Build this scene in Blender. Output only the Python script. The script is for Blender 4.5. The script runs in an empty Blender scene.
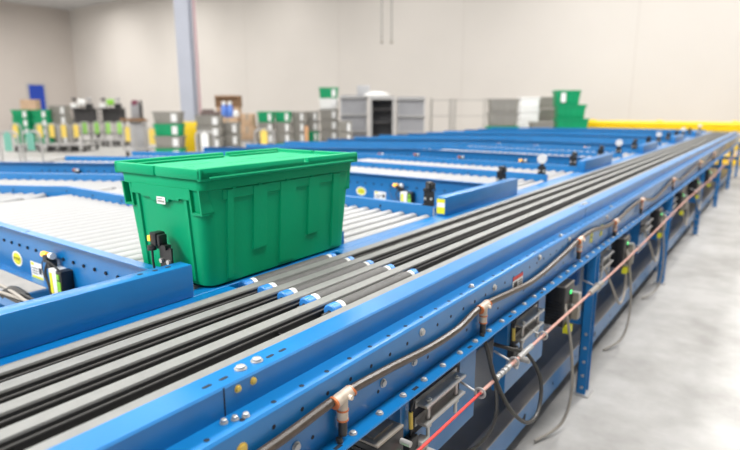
import bpy, bmesh, math, random
from mathutils import Vector, Matrix
random.seed(4)
PI = math.pi
SC = bpy.context.scene
COL = SC.collection

# ------------------------------------------------------------------ materials
def mat(name, col, rough=0.5, metal=0.0, spec=0.5, noise=None, emit=None, alpha=None, bump=None, coat=0.0):
    m = bpy.data.materials.new(name); m.use_nodes = True
    nt = m.node_tree; b = nt.nodes['Principled BSDF']
    b.inputs['Base Color'].default_value = (*col, 1)
    b.inputs['Roughness'].default_value = rough
    b.inputs['Metallic'].default_value = metal
    b.inputs['Specular IOR Level'].default_value = spec
    b.inputs['Coat Weight'].default_value = coat
    b.inputs['Coat Roughness'].default_value = 0.24
    if noise or bump:
        tc = nt.nodes.new('ShaderNodeTexCoord')
    if noise:
        scale, amt, detail = noise
        n = nt.nodes.new('ShaderNodeTexNoise'); n.inputs['Scale'].default_value = scale; n.inputs['Detail'].default_value = detail
        r = nt.nodes.new('ShaderNodeValToRGB')
        r.color_ramp.elements[0].position = 0.3; r.color_ramp.elements[1].position = 0.7
        r.color_ramp.elements[0].color = (*[c*(1-amt) for c in col], 1)
        r.color_ramp.elements[1].color = (*[min(1, c*(1+amt)) for c in col], 1)
        nt.links.new(tc.outputs['Object'], n.inputs['Vector'])
        nt.links.new(n.outputs['Fac'], r.inputs['Fac']); nt.links.new(r.outputs['Color'], b.inputs['Base Color'])
    if bump:
        n2 = nt.nodes.new('ShaderNodeTexNoise'); n2.inputs['Scale'].default_value = bump[0]; n2.inputs['Detail'].default_value = 4
        bp = nt.nodes.new('ShaderNodeBump'); bp.inputs['Strength'].default_value = bump[1]; bp.inputs['Distance'].default_value = 0.01
        nt.links.new(tc.outputs['Object'], n2.inputs['Vector']); nt.links.new(n2.outputs['Fac'], bp.inputs['Height'])
        nt.links.new(bp.outputs['Normal'], b.inputs['Normal'])
    if emit:
        b.inputs['Emission Color'].default_value = (*emit[:3], 1); b.inputs['Emission Strength'].default_value = emit[3]
    return m

M = {}
M['blue'] = mat('blue_paint', (0.0005, 0.155, 0.425), 0.36, spec=0.5, noise=(9, .06, 3), coat=.4)
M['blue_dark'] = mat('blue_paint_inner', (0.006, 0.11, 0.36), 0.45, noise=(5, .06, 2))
M['belt'] = mat('belt_grey', (0.205, 0.206, 0.197), 0.55, noise=(30, .06, 4))
M['guide'] = mat('guide_gunmetal', (0.07, 0.07, 0.07), 0.4, metal=0.3)
M['guide_flange'] = mat('guide_flange_grey', (0.20, 0.195, 0.19), 0.45, metal=0.3)
M['rubber'] = mat('roller_rubber', (0.085, 0.082, 0.078), 0.6, noise=(60, .1, 3))
M['zinc'] = mat('zinc_roller', (0.36, 0.36, 0.36), 0.5, metal=0.2)
M['steel'] = mat('steel', (0.55, 0.55, 0.55), 0.3, metal=0.9)
M['bolt'] = mat('zinc_bolt', (0.5, 0.49, 0.47), 0.35, metal=0.5)
M['brass'] = mat('yellow_zinc_nut', (0.7, 0.5, 0.12), 0.4, metal=0.5)
M['hole'] = mat('hole_dark', (0.004, 0.008, 0.02), 0.7)
M['black'] = mat('black_plastic', (0.012, 0.012, 0.013), 0.4)
M['cap_blue'] = mat('blue_cap', (0.03, 0.22, 0.62), 0.4)
M['white'] = mat('white_plastic', (0.82, 0.82, 0.8), 0.45)
M['reflector'] = mat('reflector_white', (0.6, 0.6, 0.6), 0.4)
M['paper'] = mat('white_paper', (0.8, 0.8, 0.79), 0.8)
M['yellow'] = mat('yellow_paint', (0.86, 0.58, 0.0), 0.45, noise=(3, .05, 2))
M['ysticker'] = mat('yellow_sticker', (0.75, 0.72, 0.02), 0.5)
M['ytag'] = mat('yellow_tag', (0.85, 0.62, 0.12), 0.6)
M['teal'] = mat('teal_tag', (0.16, 0.42, 0.33), 0.6)
M['lime'] = mat('lime_tag', (0.33, 0.68, 0.15), 0.6)
M['red'] = mat('red', (0.62, 0.03, 0.02), 0.5)
M['rope_red'] = mat('red_rope', (0.75, 0.06, 0.05), 0.6, noise=(200, .25, 2))
M['rope_pink'] = mat('faded_rope', (0.62, 0.34, 0.28), 0.6, noise=(200, .2, 2))
M['orange'] = mat('orange_ring', (0.6, 0.17, 0.05), 0.5)
M['amber'] = mat('amber_lamp', (0.95, 0.5, 0.05), 0.3, emit=(1, .45, .03, 1.2))
M['led'] = mat('green_led', (0.05, 0.9, 0.2), 0.3, emit=(0.05, 1, 0.2, 1.5))
M['fitting'] = mat('beige_fitting', (0.56, 0.47, 0.38), 0.4, noise=(50, .15, 2))
M['hose'] = mat('brown_conduit', (0.07, 0.052, 0.04), 0.35, noise=(60, .2, 2))
M['cable'] = mat('black_cable', (0.03, 0.028, 0.025), 0.45)
M['cable_grey'] = mat('grey_cable', (0.33, 0.30, 0.26), 0.5)
M['greenled'] = mat('green_pcb', (0.02, 0.3, 0.12), 0.4)
M['limeplug'] = mat('lime_plug', (0.25, 0.6, 0.05), 0.4)
M['tote'] = mat('green_tote_plastic', (0.0, 0.335, 0.145), 0.45, spec=0.16, noise=(4, .05, 3), bump=(90, .05))
M['tote_bg'] = mat('green_plastic', (0.0, 0.33, 0.13), 0.5, noise=(3, .08, 2))
M['tote_grey'] = mat('grey_tote_plastic', (0.29, 0.275, 0.245), 0.55, noise=(3, .08, 2))
M['tan'] = mat('tan_metal', (0.36, 0.32, 0.27), 0.4, metal=0.3, noise=(8, .1, 2))
M['lowbelt'] = mat('dark_belt', (0.10, 0.095, 0.09), 0.3, noise=(3, .3, 4))
M['card'] = mat('cardboard', (0.55, 0.38, 0.25), 0.8, noise=(6, .1, 3))
M['card_dark'] = mat('brown_cardboard', (0.26, 0.15, 0.08), 0.8, noise=(6, .1, 3))
M['jug'] = mat('blue_jug', (0.13, 0.27, 0.75), 0.35)
M['grey'] = mat('grey_metal', (0.42, 0.42, 0.43), 0.45, noise=(4, .06, 2))
M['lightgrey'] = mat('light_grey_metal', (0.42, 0.41, 0.4), 0.4, metal=0.15)
M['darkgrey'] = mat('dark_grey', (0.06, 0.055, 0.055), 0.5, noise=(4, .2, 2))
M['locker'] = mat('locker_grey', (0.33, 0.33, 0.345), 0.5, noise=(4, .05, 2))
M['column'] = mat('column_grey', (0.45, 0.47, 0.54), 0.5, noise=(1.5, .04, 2))
M['door_blue'] = mat('door_blue', (0.01, 0.055, 0.42), 0.5)
M['mesh'] = mat('mesh_grey', (0.13, 0.13, 0.135), 0.5)
M['wire'] = mat('wire_grey', (0.30, 0.29, 0.27), 0.4, metal=0.3)

def floor_mat():
    m = mat('polished_concrete', (0.5, 0.48, 0.46), 0.55, spec=0.3)
    nt = m.node_tree; b = nt.nodes['Principled BSDF']
    tc = nt.nodes.new('ShaderNodeTexCoord')
    n1 = nt.nodes.new('ShaderNodeTexNoise'); n1.inputs['Scale'].default_value = 1.3; n1.inputs['Detail'].default_value = 9; n1.inputs['Roughness'].default_value = .65
    n2 = nt.nodes.new('ShaderNodeTexNoise'); n2.inputs['Scale'].default_value = 7; n2.inputs['Detail'].default_value = 5
    mx = nt.nodes.new('ShaderNodeMath'); mx.operation = 'MULTIPLY_ADD'; mx.inputs[1].default_value = 0.35
    nt.links.new(tc.outputs['Object'], n1.inputs['Vector']); nt.links.new(tc.outputs['Object'], n2.inputs['Vector'])
    nt.links.new(n2.outputs['Fac'], mx.inputs[0]); nt.links.new(n1.outputs['Fac'], mx.inputs[2])
    r = nt.nodes.new('ShaderNodeValToRGB')
    r.color_ramp.elements[0].position = .5; r.color_ramp.elements[0].color = (.31, .30, .285, 1)
    r.color_ramp.elements[1].position = .82; r.color_ramp.elements[1].color = (.45, .44, .425, 1)
    nt.links.new(mx.outputs[0], r.inputs['Fac']); nt.links.new(r.outputs['Color'], b.inputs['Base Color'])
    return m
def wall_mat(name, c):
    m = mat(name, c, 0.85, spec=0.2)
    nt = m.node_tree; b = nt.nodes['Principled BSDF']
    tc = nt.nodes.new('ShaderNodeTexCoord')
    n = nt.nodes.new('ShaderNodeTexNoise'); n.inputs['Scale'].default_value = .35; n.inputs['Detail'].default_value = 5
    r = nt.nodes.new('ShaderNodeValToRGB')
    r.color_ramp.elements[0].color = (*[v*.93 for v in c], 1); r.color_ramp.elements[1].color = (*[min(1, v*1.06) for v in c], 1)
    nt.links.new(tc.outputs['Object'], n.inputs['Vector']); nt.links.new(n.outputs['Fac'], r.inputs['Fac'])
    nt.links.new(r.outputs['Color'], b.inputs['Base Color'])
    return m
M['floor'] = floor_mat()
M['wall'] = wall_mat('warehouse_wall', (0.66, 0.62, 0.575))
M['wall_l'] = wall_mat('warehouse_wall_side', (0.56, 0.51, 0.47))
M['wall_dark'] = wall_mat('dark_wall_grey', (0.22, 0.215, 0.21))  # dark tone for the added light-blocking wall and the left wall's seams
M['ceiling'] = mat('ceiling_deck', (0.6, 0.6, 0.6), 0.8)

# ------------------------------------------------------------------ mesh builder
class MB:
    def __init__(s):
        s.bm = bmesh.new()
    def _faces(s, vs, faces, m):
        bv = [s.bm.verts.new(v) for v in vs]
        out = []
        for f in faces:
            try:
                fc = s.bm.faces.new([bv[i] for i in f]); fc.material_index = m; out.append(fc)
            except ValueError: pass
        return bv, out
    def box(s, c, d, m=0, rot=None, bevel=0, seg=2):
        x, y, z = d[0]/2, d[1]/2, d[2]/2
        vs = [Vector(v) for v in ((-x,-y,-z),(x,-y,-z),(x,y,-z),(-x,y,-z),(-x,-y,z),(x,-y,z),(x,y,z),(-x,y,z))]
        if rot is not None: vs = [rot @ v for v in vs]
        vs = [v + Vector(c) for v in vs]
        bv, fs = s._faces(vs, [(0,3,2,1),(4,5,6,7),(0,1,5,4),(1,2,6,5),(2,3,7,6),(3,0,4,7)], m)
        if bevel:
            es = list({e for f in fs for e in f.edges})
            r = bmesh.ops.bevel(s.bm, geom=es, offset=bevel, segments=seg, affect='EDGES', profile=.5, clamp_overlap=True)
            for f in r['faces']: f.material_index = m
        return s
    def span(s, a, b, m=0, bevel=0):
        return s.box([(a[i]+b[i])/2 for i in range(3)], [abs(b[i]-a[i]) for i in range(3)], m, bevel=bevel)
    def ring(s, c, ax, r, seg):
        ax = Vector(ax).normalized()
        u = ax.orthogonal().normalized(); w = ax.cross(u)
        return [Vector(c) + u*(r*math.cos(2*PI*k/seg)) + w*(r*math.sin(2*PI*k/seg)) for k in range(seg)]
    def cyl(s, a, b, r, seg=16, m=0, r2=None):
        a, b = Vector(a), Vector(b); ax = b-a
        r2 = r if r2 is None else r2
        vs = s.ring(a, ax, r, seg) + s.ring(b, ax, r2, seg)
        fs = [tuple(range(seg))[::-1], tuple(range(seg, 2*seg))] + [(k, (k+1) % seg, seg+(k+1) % seg, seg+k) for k in range(seg)]
        s._faces(vs, fs, m); return s
    def lathe(s, c, ax, prof, seg=20, m=0):       # prof: [(t along axis, radius)]
        ax = Vector(ax).normalized(); c = Vector(c); vs = []; n = len(prof)
        for t, r in prof: vs += s.ring(c+ax*t, ax, max(r, 1e-5), seg)
        fs = [tuple(range(seg))[::-1], tuple(range((n-1)*seg, n*seg))]
        for j in range(n-1):
            fs += [(j*seg+k, j*seg+(k+1) % seg, (j+1)*seg+(k+1) % seg, (j+1)*seg+k) for k in range(seg)]
        s._faces(vs, fs, m); return s
    def tube(s, pts, r, seg=10, m=0, smooth=6):
        pts = [Vector(p) for p in pts]
        if smooth and len(pts) > 2:
            out = []
            for i in range(len(pts)-1):
                p0 = pts[max(i-1, 0)]; p1 = pts[i]; p2 = pts[i+1]; p3 = pts[min(i+2, len(pts)-1)]
                for k in range(smooth):
                    t = k/smooth
                    out.append(.5*((2*p1)+(p2-p0)*t+(2*p0-5*p1+4*p2-p3)*t*t+(3*p1-p0-3*p2+p3)*t**3))
            out.append(pts[-1]); pts = out
        vs = []; prev = None
        for i, p in enumerate(pts):
            d = (pts[min(i+1, len(pts)-1)]-pts[max(i-1, 0)]).normalized()
            if prev is None: u = d.orthogonal().normalized()
            else:
                u = prev - d*prev.dot(d); u.normalize()
            prev = u; w = d.cross(u)
            vs += [p + u*(r*math.cos(2*PI*k/seg)) + w*(r*math.sin(2*PI*k/seg)) for k in range(seg)]
        n = len(pts)
        fs = [tuple(range(seg))[::-1], tuple(range((n-1)*seg, n*seg))]
        for j in range(n-1):
            fs += [(j*seg+k, j*seg+(k+1) % seg, (j+1)*seg+(k+1) % seg, (j+1)*seg+k) for k in range(seg)]
        s._faces(vs, fs, m); return s
    def loft(s, secs, m=0, caps=True):
        n = len(secs[0]); vs = [Vector(v) for sec in secs for v in sec]; fs = []
        if caps: fs = [tuple(range(n))[::-1], tuple(range((len(secs)-1)*n, len(secs)*n))]
        for j in range(len(secs)-1):
            fs += [(j*n+k, j*n+(k+1) % n, (j+1)*n+(k+1) % n, (j+1)*n+k) for k in range(n)]
        s._faces(vs, fs, m); return s
    def sweep(s, prof, path, m=0):               # prof [(d, z)], path plan polyline, d measured to the left of -x travel = +y side
        P = [Vector(p) for p in path]; secs = []
        for i, p in enumerate(P):
            d1 = (P[i]-P[i-1]).normalized() if i else (P[1]-P[0]).normalized()
            d2 = (P[i+1]-P[i]).normalized() if i < len(P)-1 else d1
            n1 = Vector((d1.y, -d1.x)); n2 = Vector((d2.y, -d2.x))
            nb = (n1+n2).normalized(); k = 1/max(.3, nb.dot(n1))
            secs.append([(p.x+nb.x*k*d, p.y+nb.y*k*d, z) for d, z in prof])
        return s.loft(secs, m)
    def prism_y(s, prof, y0, y1, m=0):           # prof in (x, z)
        return s.loft([[(x, y0, z) for x, z in prof], [(x, y1, z) for x, z in prof]], m)
    def build(s, name, mats, parent=None, off=None, loc=None, rotz=0, smooth=35, bevel=0):
        if not isinstance(mats, (list, tuple)): mats = [mats]
        if off is not None: bmesh.ops.translate(s.bm, verts=s.bm.verts, vec=-Vector(off))
        bmesh.ops.recalc_face_normals(s.bm, faces=s.bm.faces)
        me = bpy.data.meshes.new(name); s.bm.to_mesh(me); s.bm.free()
        for mm in mats: me.materials.append(mm)
        if smooth:
            me.polygons.foreach_set('use_smooth', [True]*len(me.polygons)); me.set_sharp_from_angle(angle=math.radians(smooth))
        o = bpy.data.objects.new(name, me); COL.objects.link(o)
        if parent: o.parent = parent
        if loc: o.location = loc
        o.rotation_euler.z = rotz
        if bevel:
            b = o.modifiers.new('bevel', 'BEVEL'); b.width = bevel; b.segments = 2; b.limit_method = 'ANGLE'
        return o

def text_mesh(name, body, size, m, parent, mtx):
    cu = bpy.data.curves.new(name, 'FONT'); cu.body = body; cu.size = size; cu.align_x = 'CENTER'; cu.align_y = 'CENTER'; cu.extrude = .0003
    to = bpy.data.objects.new(name+'_tmp', cu); COL.objects.link(to)
    dg = bpy.context.evaluated_depsgraph_get()
    me = bpy.data.meshes.new_from_object(to.evaluated_get(dg))
    bpy.data.objects.remove(to); me.transform(mtx); me.materials.clear(); me.materials.append(m)
    o = bpy.data.objects.new(name, me); COL.objects.link(o); o.parent = parent
    return o

def tag(o, label, cat, group=None):
    o['label'] = label; o['category'] = cat
    if group: o['group'] = group
    elif 'group' in o: del o['group']
    return o
def thing(name, loc, label, cat, group=None, rotz=0):
    o = bpy.data.objects.new(name, None); COL.objects.link(o); o.empty_display_size = .1
    o.location = loc; o.rotation_euler.z = rotz
    return tag(o, label, cat, group)
def struct(o):
    o['kind'] = 'structure'; return o
KIDS = {}
def kids(o): return [c for c in bpy.data.objects if c.parent == o]
def copy_tree(o, parent=None):
    c = o.copy(); COL.objects.link(c)
    if parent: c.parent = parent
    for ch in kids(o): copy_tree(ch, c)
    return c
def place(proto, used, loc, rotz, label, cat, group=None, scale=None):
    o = proto if not used else copy_tree(proto)
    o.location = loc; o.rotation_euler.z = rotz
    if scale: o.scale = scale
    return tag(o, label, cat, group)

ORD = ['nearest', 'second', 'third', 'fourth', 'fifth', 'sixth', 'seventh', 'eighth']
PITCH = 2.44

# ------------------------------------------------------------------ camera
EYE = 1.55; F = 553.0
d1 = Vector((415, -117, F)).normalized()
upc = -Vector((0, F*F/117, F)).normalized()
xc = d1.cross(upc)
def w(c): return Vector((xc.dot(c), d1.dot(c), upc.dot(c)))
cx, cy, cz = w(Vector((1,0,0))), w(Vector((0,-1,0))), w(Vector((0,0,-1)))
cam = bpy.data.cameras.new('camera'); co = bpy.data.objects.new('camera', cam); COL.objects.link(co)
co.matrix_world = Matrix(((cx.x, cy.x, cz.x, 0), (cx.y, cy.y, cz.y, 0), (cx.z, cy.z, cz.z, EYE), (0,0,0,1)))
cam.sensor_width = 36; cam.lens = 36*F/740; cam.clip_start = .05; cam.clip_end = 200
cam.dof.use_dof = True; cam.dof.focus_distance = 1.45; cam.dof.aperture_fstop = 2.2
SC.camera = co
H = Vector((w(Vector((0,0,1))).x, w(Vector((0,0,1))).y, 0)).normalized()
HEAD = math.atan2(H.y, H.x)
def bearing(px, D):                               # a spot on the floor, by its bearing and its real distance ahead
    v = w(Vector((px-370, 108-225, F))); v.z = 0
    return v*(D/v.dot(H))

# ------------------------------------------------------------------ the room
WX, WY, HC = -39.2, 19.5, 7.9
o = MB().span((WX-.3, -8, -.2), (7.3, WY+.3, 0)).build('floor', M['floor']); struct(o)
mb = MB().span((WX-.3, WY, 0), (7.3, WY+.3, HC))
for x in range(-34, 7, 6): mb.span((x-.008, WY-.004, 0), (x+.008, WY, HC), 1)
struct(mb.build('wall_back', [M['wall'], M['wall_l']]))
mb = MB().span((WX-.3, -8, 0), (WX, WY, HC))
for y in (-4, 2, 8, 14.3): mb.span((WX, y-.02, 0), (WX+.004, y+.02, HC), 1)
struct(mb.build('wall_left', [M['wall_l'], M['wall_dark']]))
struct(MB().span((7, -8, 0), (7.3, WY, HC)).build('wall_light_block', M['wall_dark']))  # added out of view to block side light; kept dark to dim reflections
struct(MB().span((WX-.3, -8, HC), (7.3, WY+.3, HC+.2)).build('ceiling', M['ceiling']))
# blue door in the left wall
dr = bpy.data.objects.new('door_1', None); COL.objects.link(dr); dr.location = (WX, 16.6, 0); struct(dr)
MB().span((WX+.0, 16.42, 0), (WX+.05, 17.35, 3.0)).build('door_leaf', M['door_blue'], dr, off=dr.location)
MB().span((WX, 16.32, 0), (WX+.08, 16.42, 3.1)).span((WX, 17.35, 0), (WX+.08, 17.45, 3.1)).span((WX, 16.42, 3.0), (WX+.08, 17.35, 3.1)).build('door_frame', M['grey'], dr, off=dr.location)
MB().cyl((WX+.05, 16.5, 1.0), (WX+.12, 16.5, 1.0), .02).cyl((WX+.12, 16.5, 1.0), (WX+.12, 16.64, 1.0), .015).build('door_handle', M['steel'], dr, off=dr.location)

# steel column with a yellow guard
cb = bearing(189.5, 17); cb.z = 0
col = thing('steel_column', cb, 'tall grey steel column with a yellow plastic guard round its foot', 'column', rotz=HEAD-PI/2)
MB().span((-.20, -.19, 0), (.20, -.165, HC)).span((-.20, .165, 0), (.20, .19, HC)).span((-.02, -.165, 0), (.02, .165, HC)).build('column_shaft', M['column'], col)
MB().span((-.24, -.24, 0), (.24, .24, 1.15), bevel=.04).build('column_guard', M['yellow'], col)
pb = bearing(200.0, 17.6)
pp = MB().cyl((0,0,0), (0,0,HC), .045).build('standpipe', mat('pink_pipe', (.62, .42, .45), .5), loc=pb)
tag(pp, 'thin reddish standpipe running up beside the steel column', 'pipe')

# yellow guard rail along the back wall
gr = thing('guard_rail', (-2, 17.5, 0), 'long yellow steel safety barrier along the back wall', 'barrier')
for z in (1.06, .6, .2):
    pr = [(0, z-.13), (-.02, z-.13), (-.06, z-.07), (-.06, z-.03), (-.02, z), (-.06, z+.03), (-.06, z+.07), (-.02, z+.13), (0, z+.13)]
    MB().loft([[(x, 17.5+d, zz) for d, zz in pr] for x in (-4.75, 6.9)]).build('rail', M['yellow'], gr, off=gr.location)
for x in (-4.6, -2.8, -1.0, .8, 2.6, 4.4, 6.2):
    MB().span((x-.07, 17.5, 0), (x+.07, 17.64, 1.22), bevel=.01).build('post', M['yellow'], gr, off=gr.location)

# ------------------------------------------------------------------ the long belt conveyor
Y0, Y1 = -.6, 15.2
CV = Vector((-1.0, 7.0, 0))
cv = thing('belt_conveyor', CV, 'long blue conveyor with five narrow grey belts running to the back wall', 'conveyor')
def cvp(mb, name, mats, parent=None, **k):
    if parent is None: return mb.build(name, mats, cv, off=CV, **k)
    return mb.build(name, mats, parent, off=CV, **k)
BX = [-1.2425, -1.1605, -1.072, -.982, -.8865]
for x in BX:
    mb = MB()
    prof = [(x-.0185, 1.0145), (x-.0175, 1.0135), (x+.0175, 1.0135), (x+.0185, 1.0145), (x+.0185, 1.0185), (x+.0172, 1.0205), (x-.0172, 1.0205), (x-.0185, 1.0185)]
    b = cvp(mb.prism_y(prof, Y0, Y1), 'belt', M['belt'])
    mb = MB()
    mb.span((x-.0165, Y0, .955), (x+.0165, Y1, 1.0135), 0)
    mb.span((x-.0205, Y0, 1.002), (x+.0205, Y1, 1.005), 1)
    mb.span((x+.0165, Y0, .974), (x+.042, Y1, .978), 1); mb.span((x-.03, Y0, .955), (x-.0165, Y1, .958), 1)
    for k in range(26):
        y = Y0+.3+k*.61
        mb.span((x+.0165, y, .978), (x+.035, y+.004, .992), 0)
    cvp(mb, 'belt_guide', [M['guide'], M['guide_flange']], b)
# right hand side frame: an upper and a lower channel
mb = MB()
t = .003
mb.prism_y([(-.866, 1.027), (-.804, 1.027), (-.800, 1.023), (-.800, .966), (-.803, .966), (-.803, 1.022), (-.805, 1.024), (-.866, 1.024)], Y0, Y1)
for y in [Y0+.05+k*.0415*1 for k in range(0)]: pass
def slot(mb, x, y, z, l=.011, wd=.0045, m=1):
    s1 = []
    for k in range(12):
        a = 2*PI*k/12
        s1.append((x+math.cos(a)*wd, y+math.sin(a)*wd + (l-wd if math.sin(a) > 0 else -(l-wd)), z))
    mb.loft([s1, [(p[0], p[1], z+.0006) for p in s1]], m)
for base in [.70+k*PITCH for k in range(-1, 6)]:
    for dy in (-.1, -.06, .065, .102): slot(mb, -.829, base+dy, 1.0268)
    mb.span((-.8005, base-.085, .966), (-.7994, base-.082, 1.026), 1)
cvp(mb, 'upper_side_channel', [M['blue'], M['hole']])
mb = MB()
mb.prism_y([(-.803, .966), (-.760, .966), (-.7505, .965), (-.7455, .960), (-.745, .953), (-.745, .804), (-.703, .804), (-.700, .801), (-.700, .798), (-.748, .798), (-.748, .951), (-.752, .961), (-.760, .963), (-.803, .963)], Y0, Y1)
for k in range(130):
    y = .03+k*.0825
    mb.cyl((-.7452, y, .927), (-.7445, y, .927), .0052, 10, 1)
    mb.cyl((-.764, y+.02, .9655), (-.764, y+.02, .9664), .006, 8, 1)
    if k % 3 == 0: mb.cyl((-.7452, y+.03, .845), (-.7445, y+.03, .845), .005, 10, 1)
    if k % 4 == 2: mb.span((-.722, y-.012, .8035), (-.712, y+.012, .8045), 1)
cvp(mb, 'lower_side_channel', [M['blue'], M['hole']])
# bolts, each its own part
def bolt_mesh(r, h):
    mb = MB(); mb.lathe((0,0,0), (0,0,1), [(0, r*1.35), (h*.25, r*1.35), (h*.26, r), (h*.85, r), (h, r*.7)], 12); return mb
bolt0 = None
def bolt(p, r=.0075, h=.007, ax='z', m='bolt'):
    key = (r, h, ax, m)
    if key not in KIDS:
        o = bolt_mesh(r, h).build('bolt', M[m], cv, loc=Vector(p)-CV)
        if ax == 'x': o.rotation_euler.y = PI/2
        KIDS[key] = o; return o
    o = KIDS[key].copy(); COL.objects.link(o); o.location = Vector(p)-CV; return o
for k in range(34): bolt((-.722, .70+k*.108, .804))
for b in (.688, .732): bolt((-.834, b, 1.027), .010, .008)
for b in (.688+PITCH, .732+PITCH): bolt((-.834, b, 1.027), .010, .008)
for y, z in ((.565, .925), (.607, .922)): bolt((-.745, y, z), .010, .006, 'x', 'brass')
for y, z in ((.60, .990), (.64, .990)): bolt((-.800, y+.05, z+.02), .006, .006, 'x', 'brass')
for y in (.60, .64, .62): bolt((-.776+(y-.62)*.4, y, .966), .006, .009)
for y, z in ((1.26, .935), (1.07, .86), (1.22, .86), (1.75, .935), (2.2, .945), (2.6, .945), (3.3, .94), (.75, .85)): bolt((-.745, y, z), .009, .008, 'x')
for y in (1.62, 2.55, 3.5): bolt((-.77, y, .966), .008, .01)
# left side frame, cross members and pan
mb = MB()
mb.span((-1.365, Y0, .985), (-1.313, Y1, 1.0165)).span((-1.313, Y0, .985), (-1.264, 1.05, 1.0165)).span((-1.313, 1.56, .985), (-1.264, Y1, 1.0165)).span((-1.319, Y0, .84), (-1.313, Y1, .985)).span((-1.365, Y0, .84), (-1.358, Y1, .985))
pass
cvp(mb, 'left_side_channel', M['blue'], bevel=.002)
for k in range(26):
    y = Y0+.15+k*.61
    cvp(MB().span((-1.313, y, .905), (-.803, y+.06, .951)), 'cross_member', M['blue'])
cvp(MB().span((-1.313, Y0, .835), (-.806, Y1, .845)), 'bed_pan', M['blue_dark'])
# legs
for k in range(7):
    y = min(.53+PITCH*k, 15.05)
    for sx, x0 in ((1, -.742), (-1, -1.32)):
        mb = MB()
        x1 = x0+.05
        mb.span((x0, y-.035, .01), (x1, y-.029, .80)).span((x0, y-.035, .01), (x0+.005, y+.035, .80)).span((x0, y+.029, .01), (x1, y+.035, .80))
        mb.span((x0-.02, y-.05, 0), (x1+.02, y+.05, .01), 1)
        for z in (.05, .12, .2, .28, .36): mb.cyl((x1-.02, y-.036, z), (x1-.02, y-.041, z), .008, 8, 1)
        cvp(mb, 'leg', [M['blue'], M['bolt']])
    cvp(MB().span((-1.29, y-.02, .40), (-.74, y+.02, .47)), 'cross_brace', M['blue'])
    cvp(MB().span((-1.29, y-.02, .76), (-.748, y+.02, .80)), 'cross_brace', M['blue'])
# pop-up divert rollers
RZ = 1.003
RX = [-1.287, -1.2015, -1.116, -1.027, -.934]
for i, x in enumerate(RX):
    ya, yb = 1.085, 1.515
    mb = MB(); mb.cyl((x, ya+.05, RZ), (x, yb-.045, RZ), .0235, 24, 0)
    r = cvp(mb, 'divert_roller', M['rubber'])
    mb = MB(); mb.lathe((x, ya, RZ), (0,1,0), [(0, .012), (0, .019), (.003, .0232), (.03, .0232), (.031, .018), (.034, .018)], 20, 0)
    mb.lathe((x, ya+.034, RZ), (0,1,0), [(0, .0225), (.016, .0225)], 20, 1)
    mb.cyl((x, ya-.0012, RZ), (x, ya+.001, RZ), .007, 12, 2)
    cvp(mb, 'roller_end_cap', [M['cap_blue'], M['white'], M['hole'], M['belt']], r); mb = MB()
    mb.lathe((x, yb-.013, RZ), (0,1,0), [(0, .021), (.02, .021)], 20, 0)
    for q in range(4): mb.lathe((x, yb-.045+q*.008, RZ), (0,1,0), [(0, .0175), (.002, .0205), (.005, .0205), (.007, .0175)], 20, 1 if q > 1 else 3)
    cvp(mb, 'roller_end_cap', [M['cap_blue'], M['white'], M['hole'], M['belt']], r)
    cvp(MB().span((x-.008, ya-.03, .95), (x+.008, ya-.004, .995)).cyl((x, ya-.03, RZ), (x, yb+.03, RZ), .005, 8), 'roller_axle', M['guide'], r)

# hanging mounting plates with take-up clamps below the lower channel
for y, wd, zb in ((1.155, .47, .50), (1.90, .42, .46), (3.12, .36, .5), (4.34, .36, .5), (5.56, .36, .5)):
    mb = MB(); mb.span((-.752, y, zb), (-.746, y+wd, .798)); mb.span((-.80, y, zb), (-.752, y+.006, .798)); mb.span((-.80, y+wd-.006, zb), (-.752, y+wd, .798))
    for yy in (.06, .12): pass
    pl = cvp(mb, 'mounting_plate', M['blue'])
    yc = y+wd*.42
    mb = MB()
    for z in (.722, .665):
        mb.span((-.746, yc-.12, z), (-.706, yc+.12, z+.007))
        mb.span((-.7465, yc-.125, z-.008), (-.741, yc+.125, z+.02))
    for dy in (-.085, .085):
        mb.cyl((-.722, yc+dy, .61), (-.722, yc+dy, .74), .006, 10)
        for z in (.736, .672, .655): mb.cyl((-.722, yc+dy, z-.006), (-.722, yc+dy, z), .011, 6)
    cvp(mb, 'take_up_clamp', M['bolt'], pl)
    mb = MB(); mb.span((-.7445, yc-.15, .635), (-.7435, yc+.15, .755), 0)
    cvp(mb, 'slot_opening', M['hole'], pl)
# posts (dark) between the plates
for y in (1.66, 2.36, 3.0, 4.2): cvp(MB().span((-1.2, y, .60), (-.80, y+.05, .835)), 'carriage_beam', M['blue_dark'])

def sticker(name, c, w_, h_, face, parent, off, cols, bars=()):
    """a thin printed label; face 'x' looks to +x, 'y' looks to -y; bars = (u0,v0,u1,v1,colour index)"""
    mb = MB()
    def bx(u0, v0, u1, v1, d, m):
        if face == 'x': mb.span((c[0], c[1]+u0*w_, c[2]+v0*h_), (c[0]+d, c[1]+u1*w_, c[2]+v1*h_), m)
        else: mb.span((c[0]+u0*w_, c[1]-d, c[2]+v0*h_), (c[0]+u1*w_, c[1], c[2]+v1*h_), m)
    bx(-.5, -.5, .5, .5, .001, 0)
    for u0, v0, u1, v1, m in bars: bx(u0, v0, u1, v1, .0014, m)
    return mb.build(name, cols, parent, off=off, smooth=0)
sticker('warning_label', (-.7445, 1.97, .895), .10, .062, 'x', cv, CV, [M['paper'], M['red'], M['black']],
        [(-.5, .28, .5, .5, 1), (-.4, -.4, -.05, .15, 2), (.05, .05, .42, .12, 2), (.05, -.1, .42, -.03, 2), (.05, -.25, .42, -.18, 2)])
for y in (3.0, 3.2): sticker('warning_label', (-.7445, y, .88), .05, .06, 'x', cv, CV, [M['ysticker'], M['black']], [(-.3, -.1, .3, .1, 1)])

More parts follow.
